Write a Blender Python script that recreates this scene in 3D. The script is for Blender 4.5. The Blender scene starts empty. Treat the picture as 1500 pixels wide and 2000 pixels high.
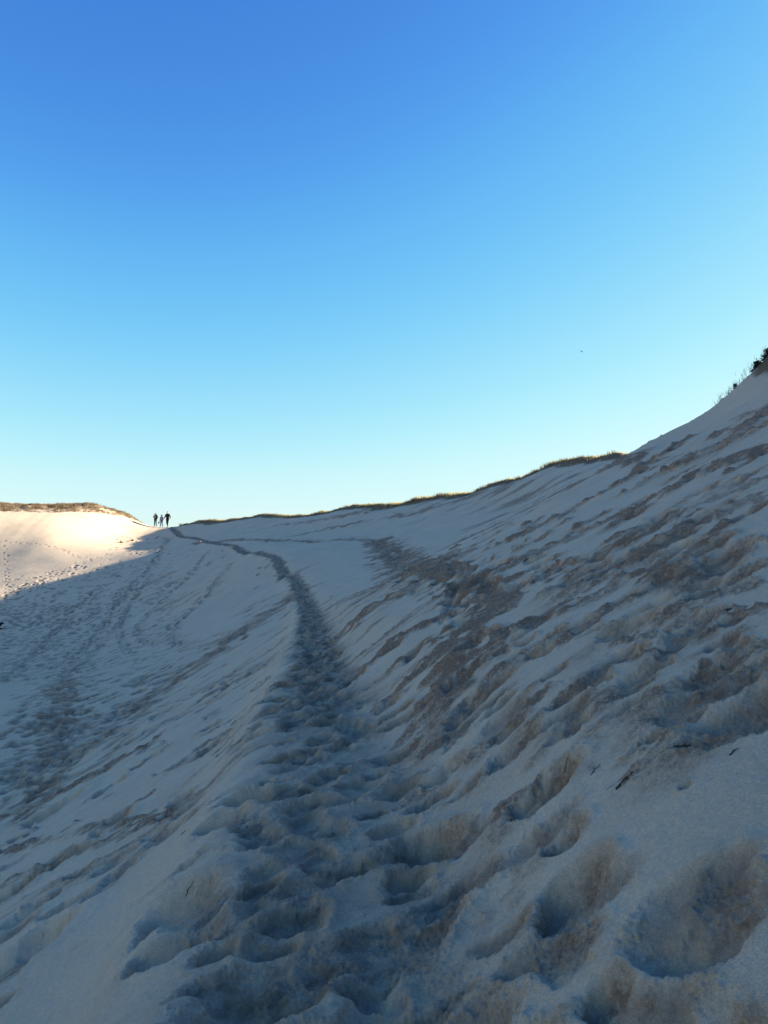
import bpy, math, random
import numpy as np
from mathutils import Vector, Matrix

# ------------------------------------------------------------------ camera, sky, sun, exposure
SC = bpy.context.scene
COL = SC.collection
F = 1611.0                       # focal length in pixels of the 1500 x 2000 frame
PITCH = math.atan(100 / F)
cam_d = bpy.data.cameras.new("camera")
cam_d.sensor_fit = 'VERTICAL'; cam_d.sensor_height = 36.0; cam_d.lens = 36.0 * F / 2000
cam_d.clip_start = 0.05; cam_d.clip_end = 8000
cam = bpy.data.objects.new("camera", cam_d); COL.objects.link(cam)
cam.location = (0, 0, 0); cam.rotation_euler = (math.pi / 2 + PITCH, 0, 0)
SC.camera = cam

EXPO = 1.95
SKY_CURVE = (((0, 0), (.134, .060), (.212, .148), (.36, .39), (.574, .68), (1.0, .92)),
             ((0, 0), (.227, .25), (.351, .52), (.539, .80), (.703, .95), (1.0, 1.02)),
             ((0, 0), (.372, .72), (.527, .92), (.80, 1.0), (1.0, 1.04)))   # what the camera makes of the red, green and blue of the sky
SUN_EL = math.radians(15.0)
SUN_AZ = math.radians(77.0)      # clockwise from +Y (straight ahead): low, from the right
w = bpy.data.worlds.new("World"); SC.world = w; w.use_nodes = True
nt = w.node_tree; nt.nodes.clear()
sky = nt.nodes.new('ShaderNodeTexSky'); sky.sky_type = 'NISHITA'; sky.sun_disc = False
sky.sun_elevation = SUN_EL; sky.sun_rotation = SUN_AZ
sky.altitude = 0; sky.air_density = 1.0; sky.dust_density = 0.6; sky.ozone_density = 1.6
# the camera's own rendering of the sky: steeper red, gentler blue than the physical model
SK = 0.17
crv = nt.nodes.new('ShaderNodeRGBCurve'); crv.mapping.use_clip = False; crv.mapping.extend = 'EXTRAPOLATED'
for k, pts_ in enumerate(SKY_CURVE):
    c_ = crv.mapping.curves[k]
    c_.points[0].location = pts_[0]; c_.points[1].location = pts_[-1]
    for p_ in pts_[1:-1]: c_.points.new(*p_)
crv.mapping.update()
m1 = nt.nodes.new('ShaderNodeVectorMath'); m1.operation = 'SCALE'; m1.inputs['Scale'].default_value = SK
m3 = nt.nodes.new('ShaderNodeVectorMath'); m3.operation = 'SCALE'; m3.inputs['Scale'].default_value = 1 / 2 ** EXPO / 0.1
nt.links.new(sky.outputs[0], m1.inputs[0]); nt.links.new(m1.outputs[0], crv.inputs['Color']); nt.links.new(crv.outputs[0], m3.inputs[0])
bg = nt.nodes.new('ShaderNodeBackground'); bg.inputs['Strength'].default_value = 0.1
wo = nt.nodes.new('ShaderNodeOutputWorld')
nt.links.new(m3.outputs[0], bg.inputs[0]); nt.links.new(bg.outputs[0], wo.inputs[0])
sun_d = bpy.data.lights.new("sun", 'SUN'); sun_d.energy = 5.0; sun_d.angle = math.radians(0.53); sun_d.color = (1.0, 0.94, 0.74)
sun = bpy.data.objects.new("sun", sun_d); COL.objects.link(sun)
SDIR = Vector((math.cos(SUN_EL) * math.sin(SUN_AZ), math.cos(SUN_EL) * math.cos(SUN_AZ), math.sin(SUN_EL)))
sun.rotation_euler = SDIR.to_track_quat('Z', 'Y').to_euler(); sun.location = (60, -10, 30)
SC.view_settings.view_transform = 'Standard'; SC.view_settings.look = 'None'
SC.view_settings.exposure = EXPO; SC.view_settings.gamma = 1.0
try: SC.cycles.max_bounces = 6; SC.cycles.diffuse_bounces = 2
except Exception: pass
rnd = random.Random(7); RS = np.random.RandomState(11)

# ------------------------------------------------------------------ helpers
def tag(o, label=None, cat=None, group=None, kind=None):
    if label: o['label'] = label
    if cat: o['category'] = cat
    if group: o['group'] = group
    if kind: o['kind'] = kind
    return o
def mesh_obj(name, verts, faces, mat, parent=None, smooth=True, attrs=None):
    me = bpy.data.meshes.new(name)
    me.from_pydata([tuple(v) for v in verts], [], faces); me.update()
    if smooth: me.polygons.foreach_set('use_smooth', [True] * len(me.polygons))
    for k, a in (attrs or {}).items():
        at_ = me.attributes.new(k, 'FLOAT', 'POINT'); at_.data.foreach_set('value', np.asarray(a, np.float32))
    me.materials.append(mat)
    o = bpy.data.objects.new(name, me); COL.objects.link(o)
    if parent is not None: o.parent = parent
    return o
def empty(name, loc, rz=0.0):
    o = bpy.data.objects.new(name, None); COL.objects.link(o); o.location = loc; o.rotation_euler = (0, 0, rz); o.empty_display_size = .1
    return o
def mat(name, col, rough=.85, noise=None, bump=None, transl=0.0):
    m = bpy.data.materials.new(name); m.use_nodes = True; t = m.node_tree; b = t.nodes['Principled BSDF']
    b.inputs['Base Color'].default_value = (*col, 1); b.inputs['Roughness'].default_value = rough
    b.inputs['Specular IOR Level'].default_value = .25
    if noise:
        sc, amt = noise
        tc = t.nodes.new('ShaderNodeTexCoord'); n = t.nodes.new('ShaderNodeTexNoise'); n.inputs['Scale'].default_value = sc; n.inputs['Detail'].default_value = 4
        r = t.nodes.new('ShaderNodeMapRange'); r.inputs[3].default_value = 1 - amt; r.inputs[4].default_value = 1 + amt
        mx = t.nodes.new('ShaderNodeMix'); mx.data_type = 'RGBA'; mx.blend_type = 'MULTIPLY'; mx.inputs[0].default_value = 1
        mx.inputs[6].default_value = (*col, 1)
        t.links.new(tc.outputs['Object'], n.inputs[0]); t.links.new(n.outputs[0], r.inputs[0]); t.links.new(r.outputs[0], mx.inputs[7]); t.links.new(mx.outputs[2], b.inputs[0])
        if bump:
            bp = t.nodes.new('ShaderNodeBump'); bp.inputs['Distance'].default_value = bump; t.links.new(n.outputs[0], bp.inputs['Height']); t.links.new(bp.outputs[0], b.inputs['Normal'])
    return m
# ------------------------------------------------------------------ the lie of the land (camera eye is the origin)
cp,sp=math.cos(PITCH),math.sin(PITCH)
def P(u,v,Y):
    a=(u-750)/F; b=(1000-v)/F
    dy=cp-sp*b; dz=sp+cp*b
    return (a*Y/dy, Y, dz*Y/dy)
PATH=[(-.1,-12,-1.75),(-.2,-4,-1.7),(-.27,0,-1.62),(-.30,2.9,-1.62),P(600,1500,6.9),P(600,1300,13.9),P(610,1200,25),P(602,1150,37),P(545,1092,50),P(460,1065,65),P(345,1047,88),P(318,1037,98)]
CP=list(PATH)+[P(611,1173,31),P(580,1120,43.5),P(503,1077,57.5),P(400,1056,76),P(430,1060,70.5),P(370,1051,82)]
# near slope
for y in (-14,-5,0,3,6,10,15,20):
    xs=[p[0] for p in PATH]; xp=np.interp(y,[p[1] for p in PATH],xs); zp=np.interp(y,[p[1] for p in PATH],[p[2] for p in PATH])
    for dx in (2.2,4.6,7.2,9.6): CP.append((xp+dx,y,zp+dx*.53))
    CP.append((9.75,y,5.0)); CP.append((13.5,y,4.9)); CP.append((20,y,3.5)); 
    for dx in (-2,-4.2): CP.append((xp+dx,y,zp+dx*.57))
    CP.append((xp-6.6,y,-5.15)); CP.append((-13,y,-5.5)); CP.append((-25,y,-5.4)); CP.append((-45,y,-5.0))
# crest near
for a in [(1508,690,20.6),(1470,735,22),(1440,762,23.2),(1370,815,26.8),(1300,856,31.4),(1238,885,36.3),
          (1200,892,45),(1100,905,51),(960,952,58),(850,973,64),(700,990,72),(520,1007,84),(400,1019,92),(345,1029,97),
          # far slope
          (600,1040,68),(480,1030,80),
          # basin
          (400,1250,35),(540,1140,46),(440,1190,44),(0,1500,21),(0,1400,27.4),(8,1228,57),(200,1300,40),(250,1400,25),(300,1200,52),
          (200,1150,64),(330,1100,69),(420,1120,58),(330,1060,83),(100,1120,71),(0,1150,67),(0,1090,77),(-100,1090,77),
          (0,1038,82),(100,1060,80),(200,1050,86),(100,1030,84),(250,1040,90),
          (0,992,87),(100,995,89),(190,992,92),(250,1006,95),(285,1040,98),(-120,984,84),(-120,1040,80),
          (300,1042,99.5),(332,1038,99.5)]:
    CP.append(P(*a))
CP+=[(12.5,30,4.9),(13.5,37,5.0),(20,30,3.5),(20,42,4.5),(17,50,5.5),(12,62,5.2),(5,75,4.3),(-6,88,3.8),(-18,100,3.4),(-26,108,2.6),(-30,120,1),(-33,103,5.4),(-42,100,5.5),(-60,98,5.5),
 (-60,80,5),(-60,70,0),(-60,50,-4.5),(-60,30,-5),(-35,35,-5.1),(-35,50,-4.8),(-30,120,1),(0,110,1),(30,100,2),(40,60,3),(60,30,2),(45,0,2),(60,100,0),(-70,120,2),(-20,140,0),(50,140,0),(-70,0,-4.5),(-70,-30,-4),(40,-30,2),(10.3,-30,4.8),(0,-30,-1.8),(-7,-30,-5.1),(-30,-30,-5.2)]
# straight to slightly hollow slope between the path and the rim
for (a,b,sag) in ((P(610,1200,25),(10.2,25.5,4.8),.1),((-2.9,31,-1.4),(10.7,31.4,4.8),.14),(P(602,1150,37),P(1238,882,37),.16),((-4.7,44,-.35),P(1180,893,46.5),.26),
        (P(545,1092,50),P(1060,912,53),.34),((-8.8,58,.9),P(905,962,61),.34),(P(460,1065,65),P(775,980,68),.3),((-17,77,2.2),P(610,997,78),.25),(P(345,1047,88),P(450,1013,89),.1)):
    for t in (.25,.5,.75):
        CP.append((a[0]+(b[0]-a[0])*t,a[1]+(b[1]-a[1])*t,a[2]+(b[2]-a[2])*(t-sag*4*t*(1-t)*.5)))
CP=np.array(CP,float)
_,_i=np.unique(CP[:,:2].round(2),axis=0,return_index=True); CP=CP[_i]
def _k(d2): return d2*np.log(d2+1e-6)
def tps_fit(C,lam=.05):
    n=len(C); d=((C[:,None,:2]-C[None,:,:2])**2).sum(2)
    A=np.zeros((n+3,n+3)); A[:n,:n]=_k(d)+lam*np.eye(n); A[:n,n]=1; A[:n,n+1:]=C[:,:2]; A[n,:n]=1; A[n+1:,:n]=C[:,:2].T
    return np.linalg.solve(A,np.r_[C[:,2],0,0,0])
W=tps_fit(CP)
def base(x,y):
    x=np.asarray(x,float); y=np.asarray(y,float); sh=x.shape
    x=x.ravel(); y=y.ravel(); out=np.empty(x.shape)
    # beyond the mapped ground the height is held and fades to a plain
    rr=np.hypot(x,y-40); k=np.minimum(1,95/np.maximum(rr,1e-6)); xc=x*k; yc=40+(y-40)*k
    n=len(CP)
    for i in range(0,len(x),50000):
        a=xc[i:i+50000]; b=yc[i:i+50000]; s=W[n]+W[n+1]*a+W[n+2]*b
        for j in range(n):
            d=(a-CP[j,0])**2+(b-CP[j,1])**2+1e-6
            s+=W[j]*(d*np.log(d))
        out[i:i+50000]=s
    f=np.clip((rr-95)/60,0,1)[:]
    out=out*(1-f)+(-1.5)*f
    out+=-.42*np.exp(-((x+26.3)**2/20+(y-98.5)**2/30))-.3*np.exp(-((x-8.7)**2/2.0+(y-23.5)**2/9))
    return out.reshape(sh)
def ray(u, v):
    a=(u-750)/F; b=(1000-v)/F
    d=np.array([a, cp-sp*b, sp+cp*b]); return d/np.linalg.norm(d)
_RR=np.exp(np.linspace(math.log(1.2),math.log(118),900))
def at(u, v, clampv=True):
    """ground point seen at a place in the photograph (smooth ground)"""
    d=ray(u,v); x,y,z=(d[:,None]*_RR); g=z-base(x,y); k=np.where(g<0)[0]
    if len(k)==0: k=[int(np.argmin(g))]
    i=max(1,k[0]); t=_RR[i-1]+(_RR[i]-_RR[i-1])*np.clip(g[i-1]/(g[i-1]-g[i]+1e-9),0,1)
    return d[0]*t, d[1]*t
# gradient noise
_pm=RS.permutation(256); _pm=np.r_[_pm,_pm,_pm].astype(np.int32); _ga=RS.rand(256)*2*math.pi; _gx=np.cos(_ga).astype(np.float32); _gy=np.sin(_ga).astype(np.float32); _gz=(RS.rand(256)*2-1).astype(np.float32); 
def pn(x,y,seed=0):
    x=np.asarray(x,np.float32)+np.float32(seed*17.31); y=np.asarray(y,np.float32)+np.float32(seed*9.77)
    xf=np.floor(x); yf=np.floor(y); xi=xf.astype(np.int32)&255; yi=yf.astype(np.int32)&255; xf=x-xf; yf=y-yf
    u=xf*xf*xf*(xf*(xf*6-15)+10); v=yf*yf*yf*(yf*(yf*6-15)+10)
    def g(a,b,dx,dy):
        h=_pm[_pm[a]+b]; return _gx[h]*dx+_gy[h]*dy
    n00=g(xi,yi,xf,yf); n10=g(xi+1,yi,xf-1,yf); n01=g(xi,yi+1,xf,yf-1); n11=g(xi+1,yi+1,xf-1,yf-1)
    a=n00+u*(n10-n00); b=n01+u*(n11-n01); return (a+v*(b-a))*1.5
def pn3(x,y,z,seed=0):
    x=x+np.float32(seed*17.31); y=y+np.float32(seed*9.77); z=z+np.float32(seed*3.3)
    xf=np.floor(x); yf=np.floor(y); zf=np.floor(z); xi=xf.astype(np.int32)&255; yi=yf.astype(np.int32)&255; zi=zf.astype(np.int32)&255; xf=x-xf; yf=y-yf; zf=z-zf
    u=xf*xf*(3-2*xf); v=yf*yf*(3-2*yf); w=zf*zf*(3-2*zf); out=0
    for a,wa in ((0,1-u),(1,u)):
        pa=_pm[(xi+a)&255]
        for b,wb in ((0,1-v),(1,v)):
            pb=_pm[pa+((yi+b)&255)]
            for c,wc in ((0,1-w),(1,w)):
                h=_pm[pb+((zi+c)&255)]; out=out+wa*wb*wc*(_gx[h]*(xf-a)+_gy[h]*(yf-b)+_gz[h]*(zf-c))
    return (out*1.3).astype(np.float32)
def sst(a,b,x):
    t=np.clip((x-a)/(b-a),0,1); return t*t*(3-2*t)

def pdist(px,py,poly):
    b=np.full(px.shape,1e9,np.float32)
    for i in range(len(poly)-1):
        a=poly[i]; d=np.subtract(poly[i+1],a); L2=float(d@d)+1e-9
        q=np.clip(((px-a[0])*d[0]+(py-a[1])*d[1])/L2,0,1); b=np.minimum(b,(px-a[0]-q*d[0])**2+(py-a[1]-q*d[1])**2)
    return np.sqrt(b)
# polar sheet: fine where the camera looks, coarser all round, out to the horizon
FINE=1.0
_a1=np.linspace(-27.5,27.5,int(1020*FINE)); _s=np.linspace(0,1,60)
_a2=27.5+ (_s[1:]**1.3)*(180-27.5)
TH=np.radians(np.r_[-_a2[::-1],_a1,_a2])
_r=np.exp(np.linspace(math.log(1.35),math.log(112),int(2450*FINE)))
RD=np.r_[np.array([.05,.4,.8,1.1]),_r,np.exp(np.linspace(math.log(116),math.log(4500),30))]
R,T=np.meshgrid(RD,TH,indexing='ij'); R=R.astype(np.float32)
X=(R*np.sin(T)).astype(np.float32); Y=(R*np.cos(T)).astype(np.float32); del T
Z=base(X,Y).astype(np.float32)
NR,NA=X.shape
dth=math.radians(55/1020/FINE)
def win(x,y,rad):
    """index window of the sheet round a point"""
    r=math.hypot(x,y); th=math.atan2(x,y)
    i0=np.searchsorted(RD,max(r-rad,.01)); i1=np.searchsorted(RD,r+rad)
    if r<rad*1.05: return slice(0,i1+1),slice(0,NA)
    da=math.asin(min(1,rad/r)); j0=np.searchsorted(TH,th-da); j1=np.searchsorted(TH,th+da)
    return slice(i0,i1+1),slice(j0,j1+1)
# path frame: s along the path, t across it (+ uphill)
_P=np.array([p[:2] for p in PATH[:3]]+[at(*q) for q in [(610,1900),(625,1740),(636,1600),(640,1500),(636,1400),(624,1330),(614,1270),(612,1222),(608,1186),(596,1152),(572,1118),(540,1093),(500,1077),(455,1066),(400,1056),(350,1047)]]+[P(320,1035,98)[:2],P(316,1031,104)[:2]])
for _ in range(2):
    _q=_P.copy(); _q[11:-2]=(_P[10:-3]+2*_P[11:-2]+_P[12:-1])/4; _P=_q
def _cat(P,n=6):
    o=[]
    for i in range(len(P)-1):
        p0=P[max(i-1,0)];p1=P[i];p2=P[i+1];p3=P[min(i+2,len(P)-1)]
        for k in range(n):
            t=k/n; o.append(.5*((2*p1)+(-p0+p2)*t+(2*p0-5*p1+4*p2-p3)*t*t+(-p0+3*p1-3*p2+p3)*t**3))
    o.append(P[-1]); return np.array(o)
PL=_cat(_P); SL=np.r_[0,np.cumsum(np.hypot(*np.diff(PL,axis=0).T))]
S=np.zeros_like(X); TT=np.full_like(X,1e9); best=np.full_like(X,1e9)
for i in range(len(PL)-1):
    a=PL[i]; d=PL[i+1]-a; L=np.hypot(*d); e=d/L
    px=X-np.float32(a[0]); py=Y-np.float32(a[1]); q=np.clip(px*e[0]+py*e[1],0,L); dx=px-q*e[0]; dy=py-q*e[1]
    dd=dx*dx+dy*dy; m=dd<best; best=np.where(m,dd,best); S=np.where(m,SL[i]+q,S)
    sg=np.sign(px*e[1]-py*e[0]); TT=np.where(m,sg*np.sqrt(dd),TT)
del best,px,py,q,dx,dy,dd,m,sg
RIM=np.array([P(*a)[:2] for a in [(1508,690,20.6),(1440,762,23.2),(1370,815,26.8),(1300,856,31.4),(1238,885,36.3),(1200,892,45),(1100,905,51),(960,952,58),(850,973,64),(700,990,72),(520,1007,84),(400,1019,92),(345,1029,97)]])
# how much slope
_e=.4
sl=np.hypot(base(X[::8,::8]+_e,Y[::8,::8])-base(X[::8,::8],Y[::8,::8]),base(X[::8,::8],Y[::8,::8]+_e)-base(X[::8,::8],Y[::8,::8]))/_e
SLP=np.repeat(np.repeat(sl,8,0),8,1)[:NR,:NA].astype(np.float32); del sl
_lc=[P(*a)[:2] for a in [(-160,980,86),(100,987,89.5),(250,1004,95),(292,1031,98)]]
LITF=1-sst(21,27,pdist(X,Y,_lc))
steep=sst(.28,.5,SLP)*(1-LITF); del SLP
# ---- disturbed (crumbled, damp) ground and smooth slip faces
DIS=np.zeros_like(X); SMO=np.zeros_like(X)
def stroke(A,pts,wpx,wt=1.0):
    w=[np.array(at(*p)) for p in pts]
    for a,b in zip(w[:-1],w[1:]):
        c=(a+b)/2; L=np.hypot(*(b-a)); ww=wpx/F*np.hypot(*c)*.62
        sl_=win(c[0],c[1],L/2+ww*2.9); x=X[sl_]; y=Y[sl_]
        if x.size==0: continue
        jx=x+ww*1.5*pn(x/ww/1.3,y/ww/1.3,3); jy=y+ww*1.5*pn(x/ww/1.3,y/ww/1.3,4)
        d=pdist(jx,jy,[a,b]); A[sl_]=np.maximum(A[sl_],wt*(1-sst(.3,1.4,d/ww)))
DARKP=np.zeros_like(X); stroke(DARKP,[(805,1584),(868,1566)],62,.62); stroke(DARKP,[(850,1708),(872,1700)],40,.5); stroke(DARKP,[(1205,1527),(1330,1475)],12,.5); stroke(DARKP,[(430,1955),(590,1930)],70,.4)  # extra dark patches in the big holes and along the root
for pts,wd,wt in [([(740,1055),(860,1115),(975,1180)],46,1.0),([(975,1180),(900,1260),(860,1370),(780,1470)],70,.95),([(740,1055),(800,1090),(870,1122),(940,1150),(985,1180)],34,.9),([(860,1115),(700,1210)],44,.8),([(960,1150),(680,1300)],50,.9),([(985,1185),(760,1330)],44,.9),
    ([(1000,1230),(780,1390)],44,.8),([(1000,1290),(740,1440)],40,.7),([(1060,1340),(800,1490)],34,.7),([(1500,1060),(1300,1120),(1180,1130),(1060,1200),(960,1240)],34,.9),
    ([(1500,870),(1350,930),(1200,1010),(900,1150)],55,.85),([(1500,790),(1380,880),(1290,930)],70,.6),([(1500,940),(1400,975),(1300,1030),(1180,1080)],40,.7),([(1340,860),(1180,960),(1000,1050)],45,.8),([(1500,1150),(1400,1180),(1290,1240),(1190,1260)],30,.7),([(700,1020),(560,1050)],20,.7),([(1500,1340),(1400,1370),(1330,1440)],40,.7),([(1500,980),(1350,1030),(1250,1080)],45,.8),([(1240,905),(1100,960),(900,1060)],42,.7),([(1040,925),(760,1010)],26,.6),([(720,1000),(480,1040)],14,.6),
    ([(1500,1270),(1400,1300),(1300,1380),(1200,1450)],60,.7),([(1500,1200),(1380,1215)],30,.6),([(1480,1440),(1350,1500),(1290,1530)],20,.9),([(1310,1270),(1220,1285),(1110,1350)],36,.9),([(1330,1440),(1220,1520)],34,.9),
    ([(1000,1520),(900,1570),(720,1650)],55,.8),([(1080,1560),(960,1690)],50,.6),([(900,1380),(800,1400)],40,.8),
    ([(590,1150),(500,1215),(400,1290),(280,1370),(180,1450),(60,1560)],52,.6),([(0,1600),(100,1560),(260,1470)],60,.7),([(0,1660),(130,1640),(330,1590)],24,.6),([(0,1740),(200,1650),(330,1580)],30,.6),
    ([(380,1060),(560,1055),(740,1055)],14,.8),([(60,1530),(120,1420),(130,1330)],50,.5),([(440,1340),(560,1280)],20,.5)]:
    stroke(DIS,pts,wd,wt)
for pts,wd,wt in [([(1110,1060),(990,1130)],60,1),([(1350,1110),(1130,1200)],44,1),([(1500,1640),(1330,1620),(1180,1590)],110,1),([(1500,1540),(1380,1580)],60,1),([(1500,1900),(1250,1960),(1000,1990)],90,.85),([(1060,1830),(900,1800)],50,.7),([(1200,1700),(1160,1760)],40,.8),([(500,1130),(420,1180),(350,1210)],110,1),([(430,1100),(540,1150)],60,1),([(660,1110),(600,1130)],45,.7),
    ([(560,1330),(300,1510),(60,1690)],56,.9),([(460,1590),(250,1740),(30,1960)],100,.95),([(860,1230),(720,1310)],22,.8),([(1120,1360),(900,1450)],40,.8),([(820,1040),(740,1080)],24,.8),([(660,1090),(900,1080)],20,.5),([(850,1170),(780,1200)],12,.5),([(1500,1210),(1400,1240)],26,.6)]:
    stroke(SMO,pts,wd*1.25,wt)
px_=R*dth                                                       # spacing of the sheet
def fade(lam): return np.clip(lam/(px_*3.2)-.35,0,1)
SJ=S+.8*pn(S/3.5,TT/3.5,15)+.18*pn(S/.8,TT/.8,16)
n1=pn(SJ/1.5,TT/5.0,1)+.6*pn(SJ/.5,TT/2.3,2)+.45*pn(SJ/.17,TT/.7,9)*fade(.17)
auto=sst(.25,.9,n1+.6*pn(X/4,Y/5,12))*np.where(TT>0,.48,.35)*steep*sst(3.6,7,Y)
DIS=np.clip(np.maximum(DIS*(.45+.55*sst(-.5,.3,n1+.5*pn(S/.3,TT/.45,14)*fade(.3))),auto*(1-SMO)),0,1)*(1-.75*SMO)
hw=np.interp(Y,[2,8,14,25,50,95],[.66,.60,.52,.38,.34,.36]).astype(np.float32)       # half width of the trodden path
inpath=(1-sst(.55,1.35,np.abs(TT+.12*pn(S/.8,S*0,8))/hw*(1+.3*pn(X/.45,Y/.45,13))))*(Y<99)*(Y>-8)
DAMP=np.zeros_like(X)
# ---- large and middle relief
_kb=np.interp(Y,[-8,-4,10,22,34,60,99],[0,.38,.38,.3,.2,.15,0]).astype(np.float32)      # the path is a trodden ledge, level across
Z-=_kb*TT*np.exp(-(np.abs(TT)/(hw*1.55))**3)
view=(Y>-6)
farp=sst(22,34,Y)*(1-sst(1.2,4,np.abs(TT)))
Z+=.10*(1-.5*LITF)*pn(X/3.1,Y/3.1,21)*(1-.6*inpath)*(1-.85*farp)+(.035-.025*sst(30,50,Y))*(1-.8*LITF)*pn(X/1.1,Y/1.1,22)*fade(1.1)*(1-.7*SMO)
Z-=inpath*np.interp(Y,[0,14,25,35,60,99],[.06,.08,.05,.01,0,0])
Z+=.04*np.exp(-((TT+hw*1.5)/ (hw*.5))**2)*(Y<14)*(Y>-6)
# rills that run down the fall line
rl=pn(S/.42+.35*pn(S/1.4,TT/2,31),TT/2.6,32); Z+=(.008+.010*sst(8,25,Y))*steep*(1-.75*SMO)*rl*fade(.4)
rl2=pn(S/.16,TT/1.3,33); Z+=.008*steep*(1-.6*SMO)*rl2*fade(.16)
rl3=1-np.abs(pn(S/.8,TT/5.0,34))*2.2; Z+=.012*steep*np.clip(rl3,0,1)*(.3+.7*DIS)*fade(.5)
del rl2,rl3
# gentle wind shape on the flat floor
Z+=.005*(1-LITF)*(1-steep)*pn(X/.9,Y/.5,35)*fade(.6)
# ---- footprints
ZS=np.zeros_like(Z); PIT=np.zeros_like(Z); CRU=np.zeros_like(Z)
def stamp(x,y,w,d,ang=None,ln=1.45,mound=.5,damp=.35,slump=0.0,g=None,sq=3.2,dark=.5,cru=.8):
    """one foot hole: w half width, d depth; mound of thrown sand downhill; on a slope the pit runs out downhill"""
    rad=w*ln*(2.6+slump*2)
    sl_=win(x,y,rad); xx=X[sl_]-np.float32(x); yy=Y[sl_]-np.float32(y)
    if xx.size==0: return
    if g is None: g=grad(x,y)
    gx,gy,gm=g
    if ang is None: ax,ay=gx,gy
    else: ax,ay=math.cos(ang),math.sin(ang)
    wx=.30*pn(xx/w*.9,yy/w*.9,int(x*31+y*17)%97); wy=.30*pn(xx/w*.9,yy/w*.9,int(x*13+y*29)%97+5)
    a=(xx*ax+yy*ay)/(w*ln)+wx; b=(-xx*ay+yy*ax)/w+wy
    rr=(a*a+b*b); pit=np.exp(-rr**(sq/2))
    dwn=(xx*gx+yy*gy)/(w*ln); crs=(-xx*gy+yy*gx)/w
    h=-d*pit+.16*d*np.exp(-((np.sqrt(rr)-1.35)/.33)**2)
    mo=np.exp(-((dwn-1.45)/.75)**2-(crs/1.05)**2)*mound
    h+=d*mo*(.45+.8*wx)
    if slump>0:                                                  # dry sand that ran down below the hole
        run=np.exp(-((dwn-2.2)/1.5)**2-(crs/.85)**2)*slump*.35; h+=d*run*.4
        mo=mo+run
    ZS[sl_]=ZS[sl_]*(1-.8*np.exp(-(rr/1.5)**2))+h; PIT[sl_]=np.maximum(PIT[sl_],pit*dark)  # pit mask later paints the hole's shade, with some fresh darker sand
    if y<15: CRU[sl_]=np.maximum(CRU[sl_]*(1-.7*pit),np.exp(-((np.sqrt(rr)-1.2)/.3)**2)*cru+mo*.5*cru)
    up=np.exp(-((dwn+.75)/.5)**2-(crs/.95)**2)
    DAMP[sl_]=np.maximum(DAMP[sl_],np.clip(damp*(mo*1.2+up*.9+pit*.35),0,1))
def grad(x,y):
    e=.3; q=base(np.array([x+e,x-e,x,x]),np.array([y,y,y+e,y-e])); gx=-(q[0]-q[1])/(2*e); gy=-(q[2]-q[3])/(2*e); m=math.hypot(gx,gy)+1e-9
    return gx/m,gy/m,m
def fs(u,v,wpx,dr=.45,**k):
    x,y=at(u,v); w=wpx/2/F*math.hypot(x,y); stamp(x,y,w*.86,w*dr,**k)
# the path: trodden on both sides of its line
s=9.0
while s<SL[-1]-.3:
    x0=np.interp(s,SL,PL[:,0]); y0=np.interp(s,SL,PL[:,1])
    e=np.array([np.interp(s+.2,SL,PL[:,0])-x0,np.interp(s+.2,SL,PL[:,1])-y0]); e/=np.hypot(*e); nrm=np.array([e[1],-e[0]])
    r_=math.hypot(x0,y0); hwl=float(np.interp(y0,[2,8,14,25,50,95],[.66,.60,.52,.38,.34,.36]))
    o=rnd.gauss(0,.5 if y0<8.5 else .42)*hwl
    if abs(o)<hwl*1.4 and y0>1.0:
        if y0<8.5:
            wv=rnd.uniform(.105,.16); dd=rnd.uniform(.05,.105)
            stamp(x0+nrm[0]*o,y0+nrm[1]*o,wv,dd,ang=math.atan2(e[1],e[0])+rnd.gauss(0,.5),mound=rnd.uniform(.1,.4),damp=.05,sq=rnd.uniform(3.2,6),ln=rnd.uniform(.9,1.25),dark=.3,cru=rnd.random())
        else:
            wv=rnd.uniform(.085,.15); dd=rnd.uniform(.5,.95)*wv
            stamp(x0+nrm[0]*o,y0+nrm[1]*o,wv,dd,ang=math.atan2(e[1],e[0])+rnd.gauss(0,.45),mound=rnd.uniform(.2,.6),damp=.03,sq=rnd.uniform(2.2,4))
    s+=rnd.uniform(.13,.24) if y0<8.5 else (rnd.uniform(.08,.15) if y0<14 else rnd.uniform(.05,.1))
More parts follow.
